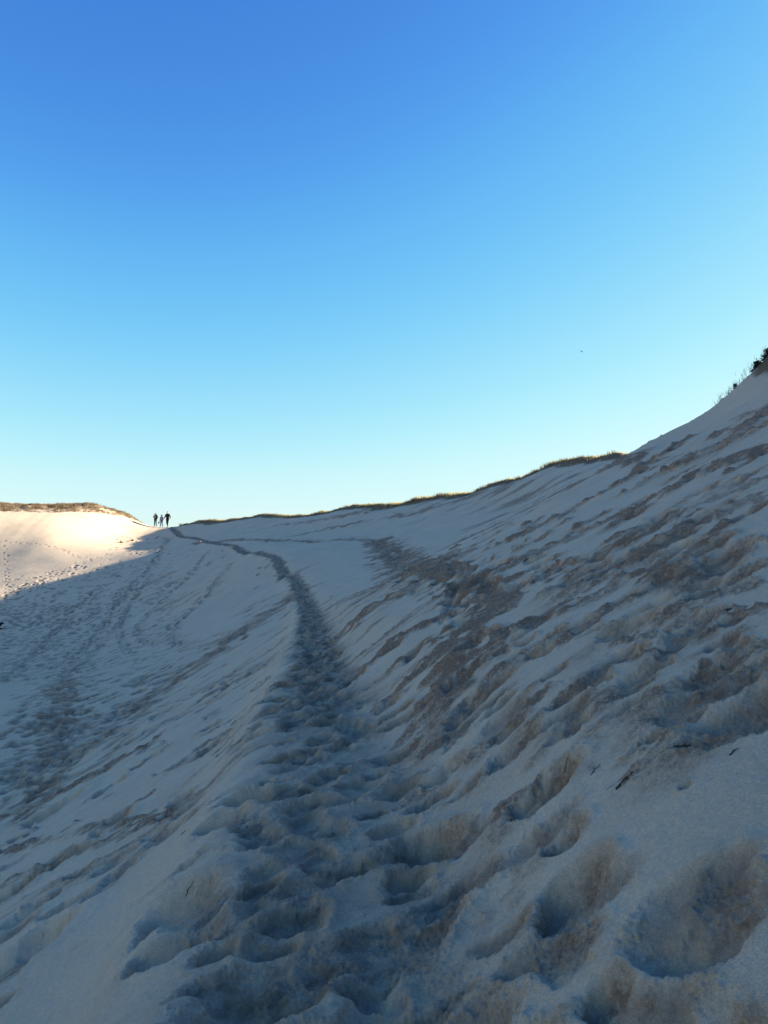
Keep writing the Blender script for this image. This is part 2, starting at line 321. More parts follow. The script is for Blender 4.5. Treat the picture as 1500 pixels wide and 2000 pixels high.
# single large foot holes on the near slope
for a in [(835,1572,150,.85,1.2,.9),(1065,1508,125,.6,1.0,.7),(1118,1672,150,.6,.9,.6),(1105,1590,90,.6,.8,.6),(1370,1745,250,.36,.2,.5),(1110,1765,130,.5,.6,.5),(1175,1855,110,.6,.6,.6),(1230,1880,110,.4,.5,.4),
    (850,1705,130,.6,.7,.4),(905,1300,80,.6,1,.8),(935,1335,100,.6,1,.8),(1000,1425,110,.5,1,.7),(930,1250,90,.6,1,.9),(1222,1283,80,.7,1,.7),(1312,1275,60,.6,.8,.6),(1440,1270,46,.7,.8,.6),(1060,1268,60,.5,.6,.4),(1040,1272,40,.5,.6,.4),
    (1420,943,46,.6,1,.7),(1400,915,40,.5,.8,.5),(945,1182,50,.6,1,.8),(960,1140,44,.6,1,.7),(1330,1100,30,.5,.7,.5),(480,1605,95,.6,.5,.3),(430,1660,100,.45,.5,.3),(345,1810,170,.4,.5,.3),(350,1885,160,.5,.5,.3),(420,1905,90,.5,.4,.2),
    (600,1715,130,.5,.7,.4),(640,1850,150,.5,.7,.4),(500,1960,240,.45,.25,.4),(740,1770,130,.5,.6,.4),(560,1790,120,.5,.6,.4),(760,1940,170,.4,.5,.3),(700,1650,90,.5,.6,.4),(930,1880,150,.4,.6,.4),(1020,1930,150,.4,.6,.5),(1420,1930,150,.35,.5,.5),(1290,1960,130,.3,.6,.4),(1120,1985,140,.3,.6,.4),
    (780,1480,80,.5,.8,.6),(870,1440,80,.5,.8,.5),(1100,1420,70,.4,.6,.5),(100,1582,100,.5,.4,.2),(225,1522,60,.6,.4,.2),(40,1868,170,.5,.3,.2),(50,1790,110,.4,.3,.2),(215,1622,70,.5,.4,.3),(170,1660,60,.4,.4,.3),(30,1745,80,.5,.4,.5),(260,1430,60,.6,.5,.4),
    (310,1400,50,.6,.5,.4),(215,1450,60,.6,.5,.4),(265,1330,50,.4,.3,.2),(320,1330,44,.4,.3,.2),(520,1555,30,.8,.3,.5),(470,1390,60,.3,.3,.3),(1290,1440,50,.5,.8,.8),(1340,1540,30,.3,.5,.3),(770,1350,60,.5,1,.8),(1180,1330,50,.4,.8,.5),(1490,1310,60,.5,.8,.6)]:
    fs(a[0],a[1],a[2]*1.05,a[3]*(1.55 if a[1]>1450 else 1.35),mound=a[4]*.5,damp=a[5]*.9,slump=a[4]*.25,ln=rnd.uniform(.85,1.1),sq=rnd.uniform(3.2,5))
# scattered foot holes on the slopes
def scatter(n,u0,u1,v0,v1,w0,w1,dr,md=.6,dp=.35,keep=None,sm=True,slump=.5,dark=.75):
    k=0
    while k<n:
        k+=1; u=rnd.uniform(u0,u1); v=rnd.uniform(v0,v1)
        if keep and not keep(u,v): continue
        x,y=at(u,v); sl_=win(x,y,.05*max(1,math.hypot(x,y)/8)); 
        if sm and SMO[sl_].size and SMO[sl_].mean()>.35 and rnd.random()<.93: continue
        w=rnd.uniform(w0,w1); stamp(x,y,w,w*rnd.uniform(dr*.6,dr*1.2),ang=None if rnd.random()<.5 else rnd.uniform(0,3.1),mound=rnd.uniform(0,md)*1.4,damp=dp*rnd.uniform(.4,1.5),slump=slump*rnd.random(),sq=rnd.uniform(2.8,5.5),ln=rnd.uniform(1.1,1.8),dark=dark)
scatter(150,560,1500,1000,1420,.06,.15,.5,.9,.5,lambda u,v: v>1100-(u-750)*.38)
scatter(45,700,1500,1300,1990,.05,.11,.5,.5,.4)
scatter(50,280,760,1450,1990,.06,.13,.5,.4,.25)
scatter(230,160,620,1180,1500,.06,.13,.7,.4,.3,lambda u,v: v>1500-(u)*.62 )
scatter(90,0,420,1480,1990,.08,.15,.5,.4,.3,lambda u,v: v<2000-u*1.1)
scatter(110,800,1500,800,1150,.08,.2,.5,1,.6,lambda u,v: v>1100-(u-750)*.46+30)
# basin floor prints
scatter(1000,0,340,1095,1340,.10,.16,.5,.1,.1,lambda u,v: v>1190-u*.42,slump=0)
scatter(430,0,460,1300,1560,.10,.17,.6,.2,.2,lambda u,v: v<1600-u*.55,slump=0)
scatter(500,0,200,1180,1330,.10,.15,.7,.1,.1,slump=0)
scatter(160,300,560,1060,1200,.10,.15,.5,.1,.1,slump=0)
scatter(420,0,320,1050,1185,.07,.13,.32,.2,.1,lambda u,v: v<1200-u*.42 and v>1135-u*.25,sm=False,slump=0)
scatter(160,0,240,1105,1175,.10,.17,.5,.5,.3,lambda u,v: abs(v-(1172-u*.42))<14,sm=False,slump=0)
scatter(70,200,330,1048,1085,.10,.18,.25,.3,.3,sm=False,slump=0)
def trail(pts,sp=.36,side=.12,w=.14,dr=.75,dup=1,**k):
    w_=np.array([at(*p) for p in pts]); w_=_cat(w_,5); L=np.r_[0,np.cumsum(np.hypot(*np.diff(w_,axis=0).T))]
    s=0;i=0
    while s<L[-1]:
        x=np.interp(s,L,w_[:,0]); y=np.interp(s,L,w_[:,1]); x2=np.interp(s+.1,L,w_[:,0]); y2=np.interp(s+.1,L,w_[:,1]); a=math.atan2(y2-y,x2-x+1e-9)
        for q in range(dup):
            o=(side if i%2 else -side)+rnd.gauss(0,.04 if dup==1 else side*1.3); ww=w*rnd.uniform(.8,1.15)
            stamp(x-math.sin(a)*o,y+math.cos(a)*o,ww,ww*dr*rnd.uniform(.8,1.2),ang=a+rnd.gauss(0,.2),mound=.15,damp=.12,dark=.8,**k)
        s+=sp*rnd.uniform(.8,1.2); i+=1
for pts,dup in [([(240,1150),(215,1200),(175,1255),(140,1290),(122,1330)],2),([(410,1075),(375,1120),(330,1160),(290,1200),(268,1225),(278,1245),(302,1258)],1),([(450,1100),(410,1155),(350,1213),(338,1248),(368,1264)],2),
    ([(368,1264),(430,1240),(490,1222),(560,1175)],1),([(300,1120),(240,1205),(240,1255),(262,1275)],1),([(160,1312),(330,1275),(480,1240)],1),([(122,1330),(132,1420),(100,1500),(50,1560)],4),
    ([(430,1340),(250,1400),(60,1450)],1),([(330,1050),(300,1100),(230,1180)],2),([(200,1140),(110,1230),(0,1330)],2),([(250,1190),(160,1300),(20,1400)],1)]: trail(pts,dup=dup,side=.14 if dup<3 else .35)
trail([(10,1066),(13,1120),(14,1180)],w=.10,dr=.22,sp=.7); trail([(0,1058),(60,1062),(120,1072),(150,1087),(200,1090)],w=.10,dr=.2,sp=.5)
trail([(380,1060),(560,1056),(740,1055),(800,1085)],w=.15,dr=.6,dup=2,side=.2); trail([(745,1056),(850,1115),(940,1150),(985,1180)],w=.15,dr=.6,dup=3,side=.3,slump=.6)
ZS=np.where(ZS>0,.05*np.tanh(ZS/.05),.24*np.tanh(ZS/.24)); Z+=ZS
# ---- fine relief: crumbs and clods on disturbed ground, faint texture on the rest
D2=np.clip(np.maximum(DIS,DAMP*.9),0,1)
D2=np.clip(D2+inpath*.12+PIT*.25*(Y<14)+CRU*.5*(1-.6*SMO),0,1)
HF=np.zeros_like(Z)
i12=int(np.searchsorted(RD,32)); q=slice(0,i12)
x=X[q];y=Y[q];z=Z[q]; d=D2[q]; f7=fade(.07)[q]; brk=sst(.18,.7,d+.45*pn(x/.22,y/.22,50)+.25*pn(x/.07,y/.07,58)*f7)
f=fade(.2)[q]; HF[q]+=(.014+.02*sst(6,14,Y[q]))*brk*pn3(x/.2,y/.17,z/.2,51)*f; HF[q]+=.05*sst(6,13,Y[q])*brk*np.clip(pn3(x/.13,y/.12,z/.13,63)-.05,0,1)*fade(.12)[q]; s_=S[q]; t_=TT[q]
HF[q]+=.055*brk*(.35-np.abs(pn(s_/.13,t_/.4,57)))*steep[q]*fade(.13)[q]*sst(3,9,Y[q])
f=fade(.09)[q]; c=np.abs(pn3(x/.09,y/.075,z/.08,52)); HF[q]+=.016*brk*(.35-c)*f
i6=int(np.searchsorted(RD,14)); q=slice(0,i6); x=x[:i6];y=y[:i6];z=z[:i6]; brk=brk[:i6]
f=fade(.045)[q]; c=np.clip(pn3(x/.05,y/.045,z/.05,53)-.12,0,1); HF[q]+=.019*brk*c*f
f=fade(.026)[q]; c=np.clip(pn3(x/.026,y/.024,z/.026,59)-.1,0,1); HF[q]+=.019*brk*c*f
f=fade(.016)[q]; HF[q]+=(.005*brk+.0022)*pn3(x/.016,y/.014,z/.016,54)*f
f=fade(.05)[q]; HF[q]+=.006*(1-brk)*pn3(x/.07,y/.06,z/.07,55)*f
q=slice(i6,NR); HF[q]+=.07*D2[q]*np.clip(1-np.abs(pn(X[q]/.35,Y[q]/.5,56))*2,0,1)*fade(.4)[q]*steep[q]
gr_=np.gradient(Z,axis=0)/np.gradient(R,axis=0); gt_=np.gradient(Z,axis=1)/(np.gradient(TH)[None,:]*R)
for _ in range(2):
    gr_[1:-1]=(gr_[:-2]+2*gr_[1:-1]+gr_[2:])/4; gt_[:,1:-1]=(gt_[:,:-2]+2*gt_[:,1:-1]+gt_[:,2:])/4
gr_=np.clip(gr_,-1.6,1.6); gt_=np.clip(gt_,-1.6,1.6)
nn=np.sqrt(1+gr_**2+gt_**2); sn=np.sin(TH)[None,:].astype(np.float32); cs=np.cos(TH)[None,:].astype(np.float32)
OX=-(gr_*sn+gt_*cs)/nn*HF; OY=-(gr_*cs-gt_*sn)/nn*HF; Z+=HF/nn; del gr_,gt_,nn,HF
# ---- the rim: a little scarp of dark soil under the grass
lc=np.array([P(*a)[:2] for a in [(-160,980,86),(0,984,87.5),(100,987,89.5),(190,991,92.5),(250,1004,95),(292,1031,98)]])
RIMH=np.array([P(*a)[:2] for a in [(1420,775,23.9),(1455,745,22.6),(1520,680,20.2),(1700,600,18)]])
FARR=RIM[5:]
far=Y>18
dr_=np.full_like(X,99); dl_=np.full_like(X,99); dh_=np.full_like(X,99)
ii=slice(int(np.searchsorted(RD,16)),int(np.searchsorted(RD,112)))
dr_[ii]=pdist(X[ii],Y[ii],FARR); dl_[ii]=pdist(X[ii],Y[ii],lc); dh_[ii]=pdist(X[ii],Y[ii],RIMH)
nr=pn(X/1.7,Y/1.7,61)+.6*pn(X/.6,Y/.6,62)
SOIL=np.clip(1-sst(.3,1.0,dr_/(1.3+.7*nr)),0,1)*.9
SOIL=np.maximum(SOIL,(1-sst(.3,1,dl_/(1.6+1.3*nr)))*.8); SOIL=np.maximum(SOIL,(1-sst(.3,1,dh_/(.9+.5*nr)))*.95)
SOIL=np.maximum(SOIL,DARKP)  # dark patches in the holes reuse the rim soil colour
Z+=.22*(1-sst(.0,.8,dr_))*(.8+.6*nr)+.28*(1-sst(0,1.3,dl_))*(.7+.7*nr)+.1*(1-sst(0,.5,dh_))*(1+nr)
# slide chutes on the sunlit dune face
Lf=(1-sst(4,11,dl_)); Z+=Lf*(.012*pn(X/.7,Y/6,63)+.01*pn(X/1.9,Y/3,64))
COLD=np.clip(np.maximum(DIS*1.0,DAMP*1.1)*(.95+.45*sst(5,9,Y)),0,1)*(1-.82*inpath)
# ---- build the sheet
NV=NR*NA
co=np.empty((NV,3),np.float32); co[:,0]=(X+OX).ravel(); co[:,1]=(Y+OY).ravel(); co[:,2]=Z.ravel()
ia=np.arange(NR-1,dtype=np.int32)[:,None]*NA; ja=np.arange(NA-1,dtype=np.int32)[None,:]
v0=(ia+ja).ravel(); quads=np.stack([v0,v0+1,v0+1+NA,v0+NA],1)[:, ::-1]
NQ=len(quads)
me=bpy.data.meshes.new("sand_dunes"); me.vertices.add(NV); me.vertices.foreach_set('co',co.ravel())
me.loops.add(NQ*4); me.loops.foreach_set('vertex_index',quads.ravel()); me.polygons.add(NQ)
me.polygons.foreach_set('loop_start',np.arange(0,NQ*4,4,dtype=np.int32)); 
try: me.polygons.foreach_set('loop_total',np.full(NQ,4,np.int32))
except Exception: pass
me.polygons.foreach_set('use_smooth',np.ones(NQ,bool)); me.update(calc_edges=True)
for k,a in (('damp',COLD),('trod_shade',np.clip(inpath*(.6+.3*sst(6,13,Y))+PIT*(.9+.3*sst(6,13,Y)),0,1)),('soil',SOIL)):  # second mask: shade of path and foot holes painted as darker sand
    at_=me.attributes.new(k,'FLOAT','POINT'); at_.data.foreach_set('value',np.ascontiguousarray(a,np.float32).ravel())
del co,quads,v0
def zt(x,y):
    """height of the finished sheet"""
    r=math.hypot(x,y); th=math.atan2(x,y); i=min(max(int(np.searchsorted(RD,r))-1,0),NR-2); j=min(max(int(np.searchsorted(TH,th))-1,0),NA-2)
    a=(r-RD[i])/(RD[i+1]-RD[i]); b=(th-TH[j])/(TH[j+1]-TH[j])
    return float((Z[i,j]*(1-a)+Z[i+1,j]*a)*(1-b)+(Z[i,j+1]*(1-a)+Z[i+1,j+1]*a)*b)
def on(u,v,dz=0.0):
    x,y=at(u,v); return Vector((x,y,zt(x,y)+dz))
m=bpy.data.materials.new("sand"); m.use_nodes=True; t=m.node_tree; N=t.nodes; Lk=t.links; b=N['Principled BSDF']
b.inputs['Roughness'].default_value=.95; b.inputs['Specular IOR Level'].default_value=.12
def attr(n): a=N.new('ShaderNodeAttribute'); a.attribute_name=n; return a.outputs['Fac']
def noise(sc,det=5,ro=.6):
    n=N.new('ShaderNodeTexNoise'); n.inputs['Scale'].default_value=sc; n.inputs['Detail'].default_value=det; n.inputs['Roughness'].default_value=ro; Lk.new(geo.outputs['Position'],n.inputs['Vector']); return n.outputs[0]
def mr(i,a,b_,c,d):
    r=N.new('ShaderNodeMapRange'); 
    for k,vv in zip((1,2,3,4),(a,b_,c,d)): r.inputs[k].default_value=vv
    Lk.new(i,r.inputs[0]); return r.outputs[0]
def mth(op,a,c):
    q=N.new('ShaderNodeMath'); q.operation=op
    for k,z in enumerate((a,c)):
        if isinstance(z,(int,float)): q.inputs[k].default_value=z
        else: Lk.new(z,q.inputs[k])
    return q.outputs[0]
def mixc(f,a,c,bl='MIX'):
    q=N.new('ShaderNodeMix'); q.data_type='RGBA'; q.blend_type=bl
    for k,z in ((0,f),(6,a),(7,c)):
        if isinstance(z,(int,float)): q.inputs[k].default_value=z
        elif isinstance(z,tuple): q.inputs[k].default_value=(*z,1)
        else: Lk.new(z,q.inputs[k])
    return q.outputs[2]
geo=N.new('ShaderNodeNewGeometry')
DRY=(.63,.465,.335); WET=(.28,.175,.12); TROD_SHADE=(.175,.135,.105); HUM=(.13,.085,.05)
c=mixc(mr(noise(.9,6,.65),.35,.65,0,1),DRY,tuple(k*.9 for k in DRY))
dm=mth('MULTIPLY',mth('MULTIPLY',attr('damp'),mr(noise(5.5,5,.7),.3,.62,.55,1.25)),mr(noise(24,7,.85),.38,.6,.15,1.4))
c=mixc(mth('MULTIPLY',attr('trod_shade'),mr(noise(4,5,.7),.3,.6,.35,1.0)),c,TROD_SHADE)  # trodden sand, darkened by the shade put into its colour
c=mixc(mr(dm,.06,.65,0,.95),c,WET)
c=mixc(mr(mth('MULTIPLY',attr('soil'),mr(noise(2.5,5,.75),.3,.6,.5,1.4)),.25,.8,0,.9),c,HUM)
sp_=mixc(1.0,mixc(1.0,c,mr(noise(260,3,.7),.3,.7,.72,1.27),'MULTIPLY'),mr(noise(45,4,.7),.3,.7,.88,1.12),'MULTIPLY')
dk=mixc(mr(noise(140,2,.5),.66,.74,0,.6),sp_,(.10,.08,.06))
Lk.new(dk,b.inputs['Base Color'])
bp=N.new('ShaderNodeBump'); bp.inputs['Strength'].default_value=.8; bp.inputs['Distance'].default_value=.008; Lk.new(noise(130,5,.75),bp.inputs['Height'])
bp2=N.new('ShaderNodeBump'); bp2.inputs['Strength'].default_value=.5; bp2.inputs['Distance'].default_value=.045; Lk.new(mth('MULTIPLY',noise(20,6,.75),mth('ADD',dm,.02)),bp2.inputs['Height']); Lk.new(bp.outputs[0],bp2.inputs['Normal'])
Lk.new(bp2.outputs[0],b.inputs['Normal'])
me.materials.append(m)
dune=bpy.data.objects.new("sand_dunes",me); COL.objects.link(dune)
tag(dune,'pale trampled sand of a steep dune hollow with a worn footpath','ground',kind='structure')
# ------------------------------------------------------------------ grass along the rims
def blades(name,pts,mt,label,hmin,hmax,wd,nb,lean=.5,spread=.12,seed=1,tipped=False):
    """pts: (x,y,z,scale,dark) tuft positions; every tuft a bunch of bent blades"""
    r=np.random.RandomState(seed); V=[];Fc=[];tone=[]
    for (x,y,z,sc,dk) in pts:
        tn=r.rand()
        for k in range(nb):
            a=r.rand()*2*math.pi; h=r.uniform(hmin,hmax)*sc; l=r.uniform(.1,lean)*h; bx=x+r.normal(0,spread); by=y+r.normal(0,spread); bz=z-.04
            dx,dy=math.cos(a),math.sin(a); w_=wd*r.uniform(.6,1.3); px,py=-dy*w_,dx*w_
            n=len(V)
            for q,(f,ww) in enumerate(((0,1),(.4,.9),(.75,.6),(1,.12))):
                cx=bx+dx*l*f*f; cy=by+dy*l*f*f; cz=bz+h*(f-.18*f*f*l/h)
                V.append((cx-px*ww,cy-py*ww,cz)); V.append((cx+px*ww,cy+py*ww,cz)); tone+= [min(1,max(0,tn*.5+dk+r.rand()*.2))]*2
            for q in range(3): b_=n+q*2; Fc.append((b_,b_+1,b_+3,b_+2))
    o=mesh_obj(name,V,Fc,mt,smooth=False,attrs={'tone':tone}); tag(o,label,'grass',kind='stuff'); return o
def grass_mat(name,c0,c1,c2):
    m=bpy.data.materials.new(name); m.use_nodes=True; t=m.node_tree; b=t.nodes['Principled BSDF']; out=t.nodes['Material Output']
    a=t.nodes.new('ShaderNodeAttribute'); a.attribute_name='tone'; cr=t.nodes.new('ShaderNodeValToRGB')
    cr.color_ramp.elements[0].color=(*c0,1); cr.color_ramp.elements[1].color=(*c2,1); e=cr.color_ramp.elements.new(.5); e.color=(*c1,1)
    t.links.new(a.outputs['Fac'],cr.inputs[0]); t.links.new(cr.outputs[0],b.inputs[0]); b.inputs['Roughness'].default_value=.7
    tr=t.nodes.new('ShaderNodeBsdfTranslucent'); t.links.new(cr.outputs[0],tr.inputs[0]); mx=t.nodes.new('ShaderNodeMixShader'); mx.inputs[0].default_value=.5
    t.links.new(b.outputs[0],mx.inputs[1]); t.links.new(tr.outputs[0],mx.inputs[2]); t.links.new(mx.outputs[0],out.inputs[0]); return m
G_STRAW=grass_mat('straw_grass',(.68,.59,.35),(.54,.46,.25),(.12,.09,.05))
G_BROWN=grass_mat('dry_brown_grass',(.44,.32,.18),(.30,.20,.11),(.07,.05,.035))
G_DARK=grass_mat('dead_stalks',(.20,.18,.12),(.12,.10,.07),(.03,.025,.02))
def along(poly,n,w0,w1,sgn,seed):
    r=np.random.RandomState(seed); p=np.array(poly); L=np.r_[0,np.cumsum(np.hypot(*np.diff(p,axis=0).T))]; o=[]
    for k in range(n):
        s=r.uniform(0,L[-1]); i=min(int(np.searchsorted(L,s)),len(p)-1); i=max(1,i); f=(s-L[i-1])/(L[i]-L[i-1]); q=p[i-1]+(p[i]-p[i-1])*f; e=(p[i]-p[i-1]); e=e/np.hypot(*e); nn=np.array([e[1],-e[0]])*sgn
        d=r.uniform(w0,w1); x,y=q+nn*d; o.append((x,y,s/L[-1],d,r.rand()))
    return o
pts=[]
for x,y,f,d,q in along(FARR,5200,-.35,1.5,1,5):
    nz=float(pn(np.array([x/2.2]),np.array([y/2.2]),71)[0]); tall=1.0 if f<.45 else (.85 if f<.7 else .7)
    if nz<-.3 and q<.75: continue
    pts.append((x,y,zt(x,y),tall*(.55+.55*nz+.35*q),(.55 if (d<.1 or q<.12) else .0)+max(0,-nz)*.4))
blades('grass',pts,G_STRAW,'straw coloured dune grass along the shaded far rim of the hollow',.12,.30,.011,9,lean=.7,seed=8)
pts=[]
for x,y,f,d,q in along(lc,4200,-1.6,2.0,-1,6):
    nz=float(pn(np.array([x/1.6]),np.array([y/1.6]),72)[0])
    if nz<-.15 and q<.8: continue
    pts.append((x,y,zt(x,y),.5+.5*q+.3*nz,.4*q))
blades('grass',pts,G_BROWN,'brown scrubby grass capping the sunlit dune face at left',.12,.30,.014,8,lean=.9,seed=9)
pts=[]
for x,y,f,d,q in along(RIMH,420,-.35,.9,-1,7): pts.append((x,y,zt(x,y),.5+.9*q,.6+.4*q))
blades('grass',pts,G_DARK,'thin dead stalks on the dark crest of the near slope at right',.07,.22,.004,7,lean=1.0,seed=10)

# ------------------------------------------------------------------ soft bodies grown from a skeleton
def skin(name,pts,edges,rad,mt,parent=None,sub=1,root=0):
    me=bpy.data.meshes.new(name); me.from_pydata([tuple(p) for p in pts],edges,[]); me.update()
    o=bpy.data.objects.new(name,me); COL.objects.link(o)
    o.modifiers.new('s','SKIN').use_smooth_shade=True; me.skin_vertices.new() if not me.skin_vertices else None
    for i,r in enumerate(rad):
        sv=me.skin_vertices[0].data[i]; sv.radius=r if isinstance(r,tuple) else (r,r); sv.use_root=(i==root)
    ss=o.modifiers.new('u','SUBSURF'); ss.levels=sub; ss.render_levels=sub
    bpy.context.view_layer.update(); dg=bpy.context.evaluated_depsgraph_get(); nm=bpy.data.meshes.new_from_object(o.evaluated_get(dg)); o.modifiers.clear(); o.data=nm
    nm.materials.clear(); nm.materials.append(mt)
    nm.polygons.foreach_set('use_smooth',[True]*len(nm.polygons))
    if parent is not None: o.parent=parent
    return o
SKIN_M=mat('skin',(.42,.26,.19),.6); HAIR=mat('hair',(.02,.015,.01),.5); BLACK=mat('black_cloth',(.014,.015,.022),.85,(30,.2)); NAVY=mat('navy_cloth',(.006,.008,.02),.85,(30,.2))
PALE=mat('pale_cloth',(.22,.25,.30),.85,(30,.15)); CREAM=mat('cream_cloth',(.5,.46,.4),.85,(30,.15)); BLUEC=mat('blue_cloth',(.02,.04,.11),.85,(30,.2)); SHOE=mat('shoe_leather',(.02,.018,.016),.6)
def person(loc,h,face,pose,cloth,label):
    k=h/1.75; P_=lambda *a: Vector(a)*k
    root=empty('person',loc,face); tag(root,label,'person')
    J={'pel':P_(0,0,.95),'sp':P_(0,.0,1.13),'ch':P_(0,-.01,1.34),'nk':P_(0,0,1.50),'hb':P_(0,-.015,1.57),'hm':P_(0,-.02,1.645),'ht':P_(0,-.01,1.72)}
    for sgn,nm in ((-1,'l'),(1,'r')):
        J['s'+nm]=P_(.185*sgn,0,1.43); J['h'+nm]=P_(.095*sgn,0,.91)
        for key in ('e','w','k','a','t'):
            J[key+nm]=P_(*pose[key+nm])
    names=['pel','sp','ch','nk','hb','hm','ht','sl','el','wl','sr','er','wr','hl','kl','al','tl','hr','kr','ar','tr']
    rad={'pel':(.125,.10),'sp':(.115,.085),'ch':(.14,.10),'nk':(.052,.052),'hb':(.062,.07),'hm':(.075,.09),'ht':(.05,.06)}
    rr={'s':.058,'e':.04,'w':.026,'h':.082,'k':.055,'a':.036,'t':.032}
    pts=[J[n] for n in names]; ra=[]
    for n in names:
        q=rad.get(n) or (rr[n[0]],rr[n[0]]); ra.append((q[0]*k,q[1]*k))
    ix={n:i for i,n in enumerate(names)}
    ed=[(ix[a],ix[b]) for a,b in (('pel','sp'),('sp','ch'),('ch','nk'),('nk','hb'),('hb','hm'),('hm','ht'),('ch','sl'),('sl','el'),('el','wl'),('ch','sr'),('sr','er'),('er','wr'),('pel','hl'),('hl','kl'),('kl','al'),('al','tl'),('pel','hr'),('hr','kr'),('kr','ar'),('ar','tr'))]
    # nose, ears, palm and five fingers to each hand
    def add(p,r,to): pts.append(p); ra.append((r,r)); ed.append((to,len(pts)-1)); return len(pts)-1
    add(J['hm']+P_(0,-.105,-.01),.012*k,ix['hm'])
    for sgn in (-1,1): add(J['hm']+P_(.088*sgn,.01,-.005),.016*k,ix['hm'])
    for nm,sgn in (('l',-1),('r',1)):
        d=(J['w'+nm]-J['e'+nm]).normalized(); pm=add(J['w'+nm]+d*.075*k,.03*k,ix['w'+nm]); side=Vector((0,-1,0)); side=(side-d*side.dot(d)).normalized()
        for q,(o_,l_) in enumerate(((-.030,.068),(-.010,.08),(.010,.085),(.030,.072))):
            f1=add(pts[pm]+side*o_*k+d*l_*.5*k,.0095*k,pm); add(pts[f1]+d*l_*.5*k+Vector((-.02*sgn,0,0))*k,.008*k,f1)
        t1=add(J['w'+nm]+d*.05*k+side*.05*k,.011*k,pm); add(pts[t1]+d*.035*k+side*.01*k,.009*k,t1)
    skin('body',pts,ed,ra,SKIN_M,root,1)
    gr=1.16
    c=[J[n] for n in ('pel','sp','ch','nk','sl','el','wl','sr','er','wr')]
    hem=J['pel']+P_(0,0,-.10); c[0]=hem; wl=J['wl']*.92+J['el']*.08; wr=J['wr']*.92+J['er']*.08; c[6]=wl; c[9]=wr; b_=cloth.get('bulk',1.0)
    jr=[(.155*k*b_,.125*k*b_),(.145*k*b_,.115*k*b_),(.165*k*b_,.125*k*b_),(.062*k,.062*k),(.078*k*b_,)*2,(.06*k*b_,)*2,(.045*k,)*2,(.078*k*b_,)*2,(.06*k*b_,)*2,(.045*k,)*2]
    skin('jacket',c,[(0,1),(1,2),(2,3),(2,4),(4,5),(5,6),(2,7),(7,8),(8,9)],jr,cloth['jacket'],root,1)
    c=[J['pel']]+[J[n] for n in ('hl','kl','hr','kr')]+[J['al']*.93+J['kl']*.07,J['ar']*.93+J['kr']*.07]
    skin('trousers',c,[(0,1),(1,2),(2,5),(0,3),(3,4),(4,6)],[(.135*k,.11*k),(.095*k,)*2,(.07*k,)*2,(.095*k,)*2,(.07*k,)*2,(.055*k,)*2,(.055*k,)*2],cloth['trousers'],root,1)
    for nm in 'lr': skin('shoe',[J['a'+nm]+P_(0,.03,-.045),(J['a'+nm]+J['t'+nm])/2+P_(0,0,-.02),J['t'+nm]],[(0,1),(1,2)],[.045*k,.045*k,.036*k],SHOE,root,1)
    if cloth.get('long'):
        skin('hair',[J['ht']+P_(0,.01,.015),J['hm']+P_(0,.05,0),J['nk']+P_(0,.08,0),J['ch']+P_(0,.11,.02),J['hm']+P_(-.085,.02,0),J['nk']+P_(-.09,.02,0),J['ch']+P_(-.1,-.02,.06),J['hm']+P_(.085,.02,0),J['nk']+P_(.09,.02,0),J['ch']+P_(.1,-.02,.06)],
             [(0,1),(1,2),(2,3),(0,4),(4,5),(5,6),(0,7),(7,8),(8,9)],[.07*k,.085*k,.07*k,.04*k,.04*k,.05*k,.03*k,.04*k,.05*k,.03*k],HAIR,root,1)
    else:
        skin('hair',[J['ht']+P_(0,-.02,.02),J['ht']+P_(0,.03,.0),J['hm']+P_(0,.055,.01),J['hb']+P_(0,.06,0)],[(0,1),(1,2),(2,3)],[.06*k,.082*k,.08*k,.05*k],HAIR,root,1)
    if cloth.get('hat'):
        vs=[];fs_=[]; n=20
        for ring,(r_,z_) in enumerate(((.19,.0),(.115,.012),(.108,.07),(.08,.10),(.02,.108))):
            for q in range(n): a=2*math.pi*q/n; vs.append(J['hm']+P_(math.cos(a)*r_,math.sin(a)*r_*1.05,.045+z_))
        for ring in range(4):
            for q in range(n): fs_.append((ring*n+q,ring*n+(q+1)%n,(ring+1)*n+(q+1)%n,(ring+1)*n+q))
        fs_.append(tuple(4*n+q for q in range(n))); mesh_obj('hat',vs,fs_,BLACK,root)
    return root
def stand(u,Yd):
    """place on the pass at a distance along the view"""
    best_=None
    for y_ in np.arange(84,104,.25):
        x=P(u,1031,y_)[0]; q_=zt(x,y_)/y_
        if best_ is None or q_>best_[0]: best_=(q_,x,y_)
    return Vector((best_[1],best_[2]-.45,zt(best_[1],best_[2]-.45)))
walkL={'el':(-.25,.05,1.17),'wl':(-.27,-.06,.95),'er':(.25,-.02,1.17),'wr':(.28,-.14,.97),'kl':(-.10,-.10,.50),'al':(-.10,-.12,.08),'tl':(-.11,-.28,.035),'kr':(.10,-.03,.50),'ar':(.10,.20,.14),'tr':(.10,.12,.03)}
walkR={'el':(-.30,.02,1.19),'wl':(-.42,-.02,.98),'er':(.28,.03,1.18),'wr':(.36,.02,.95),'kl':(-.08,-.03,.50),'al':(-.05,.18,.13),'tl':(-.05,.10,.03),'kr':(.09,-.12,.50),'ar':(.09,-.14,.08),'tr':(.10,-.30,.035)}
fold={'el':(-.24,-.04,1.15),'wl':(-.04,-.20,1.20),'er':(.26,.0,1.16),'wr':(.26,-.12,.97),'kl':(-.10,-.05,.50),'al':(-.10,-.03,.08),'tl':(-.11,-.2,.035),'kr':(.10,-.06,.50),'ar':(.10,.12,.11),'tr':(.10,.02,.03)}
pm=person(stand(329,98.6),1.82,-.26,walkR,{'jacket':BLACK,'trousers':NAVY,'bulk':1.2},'tallest of the three walkers, a man in a black jacket with arms out')
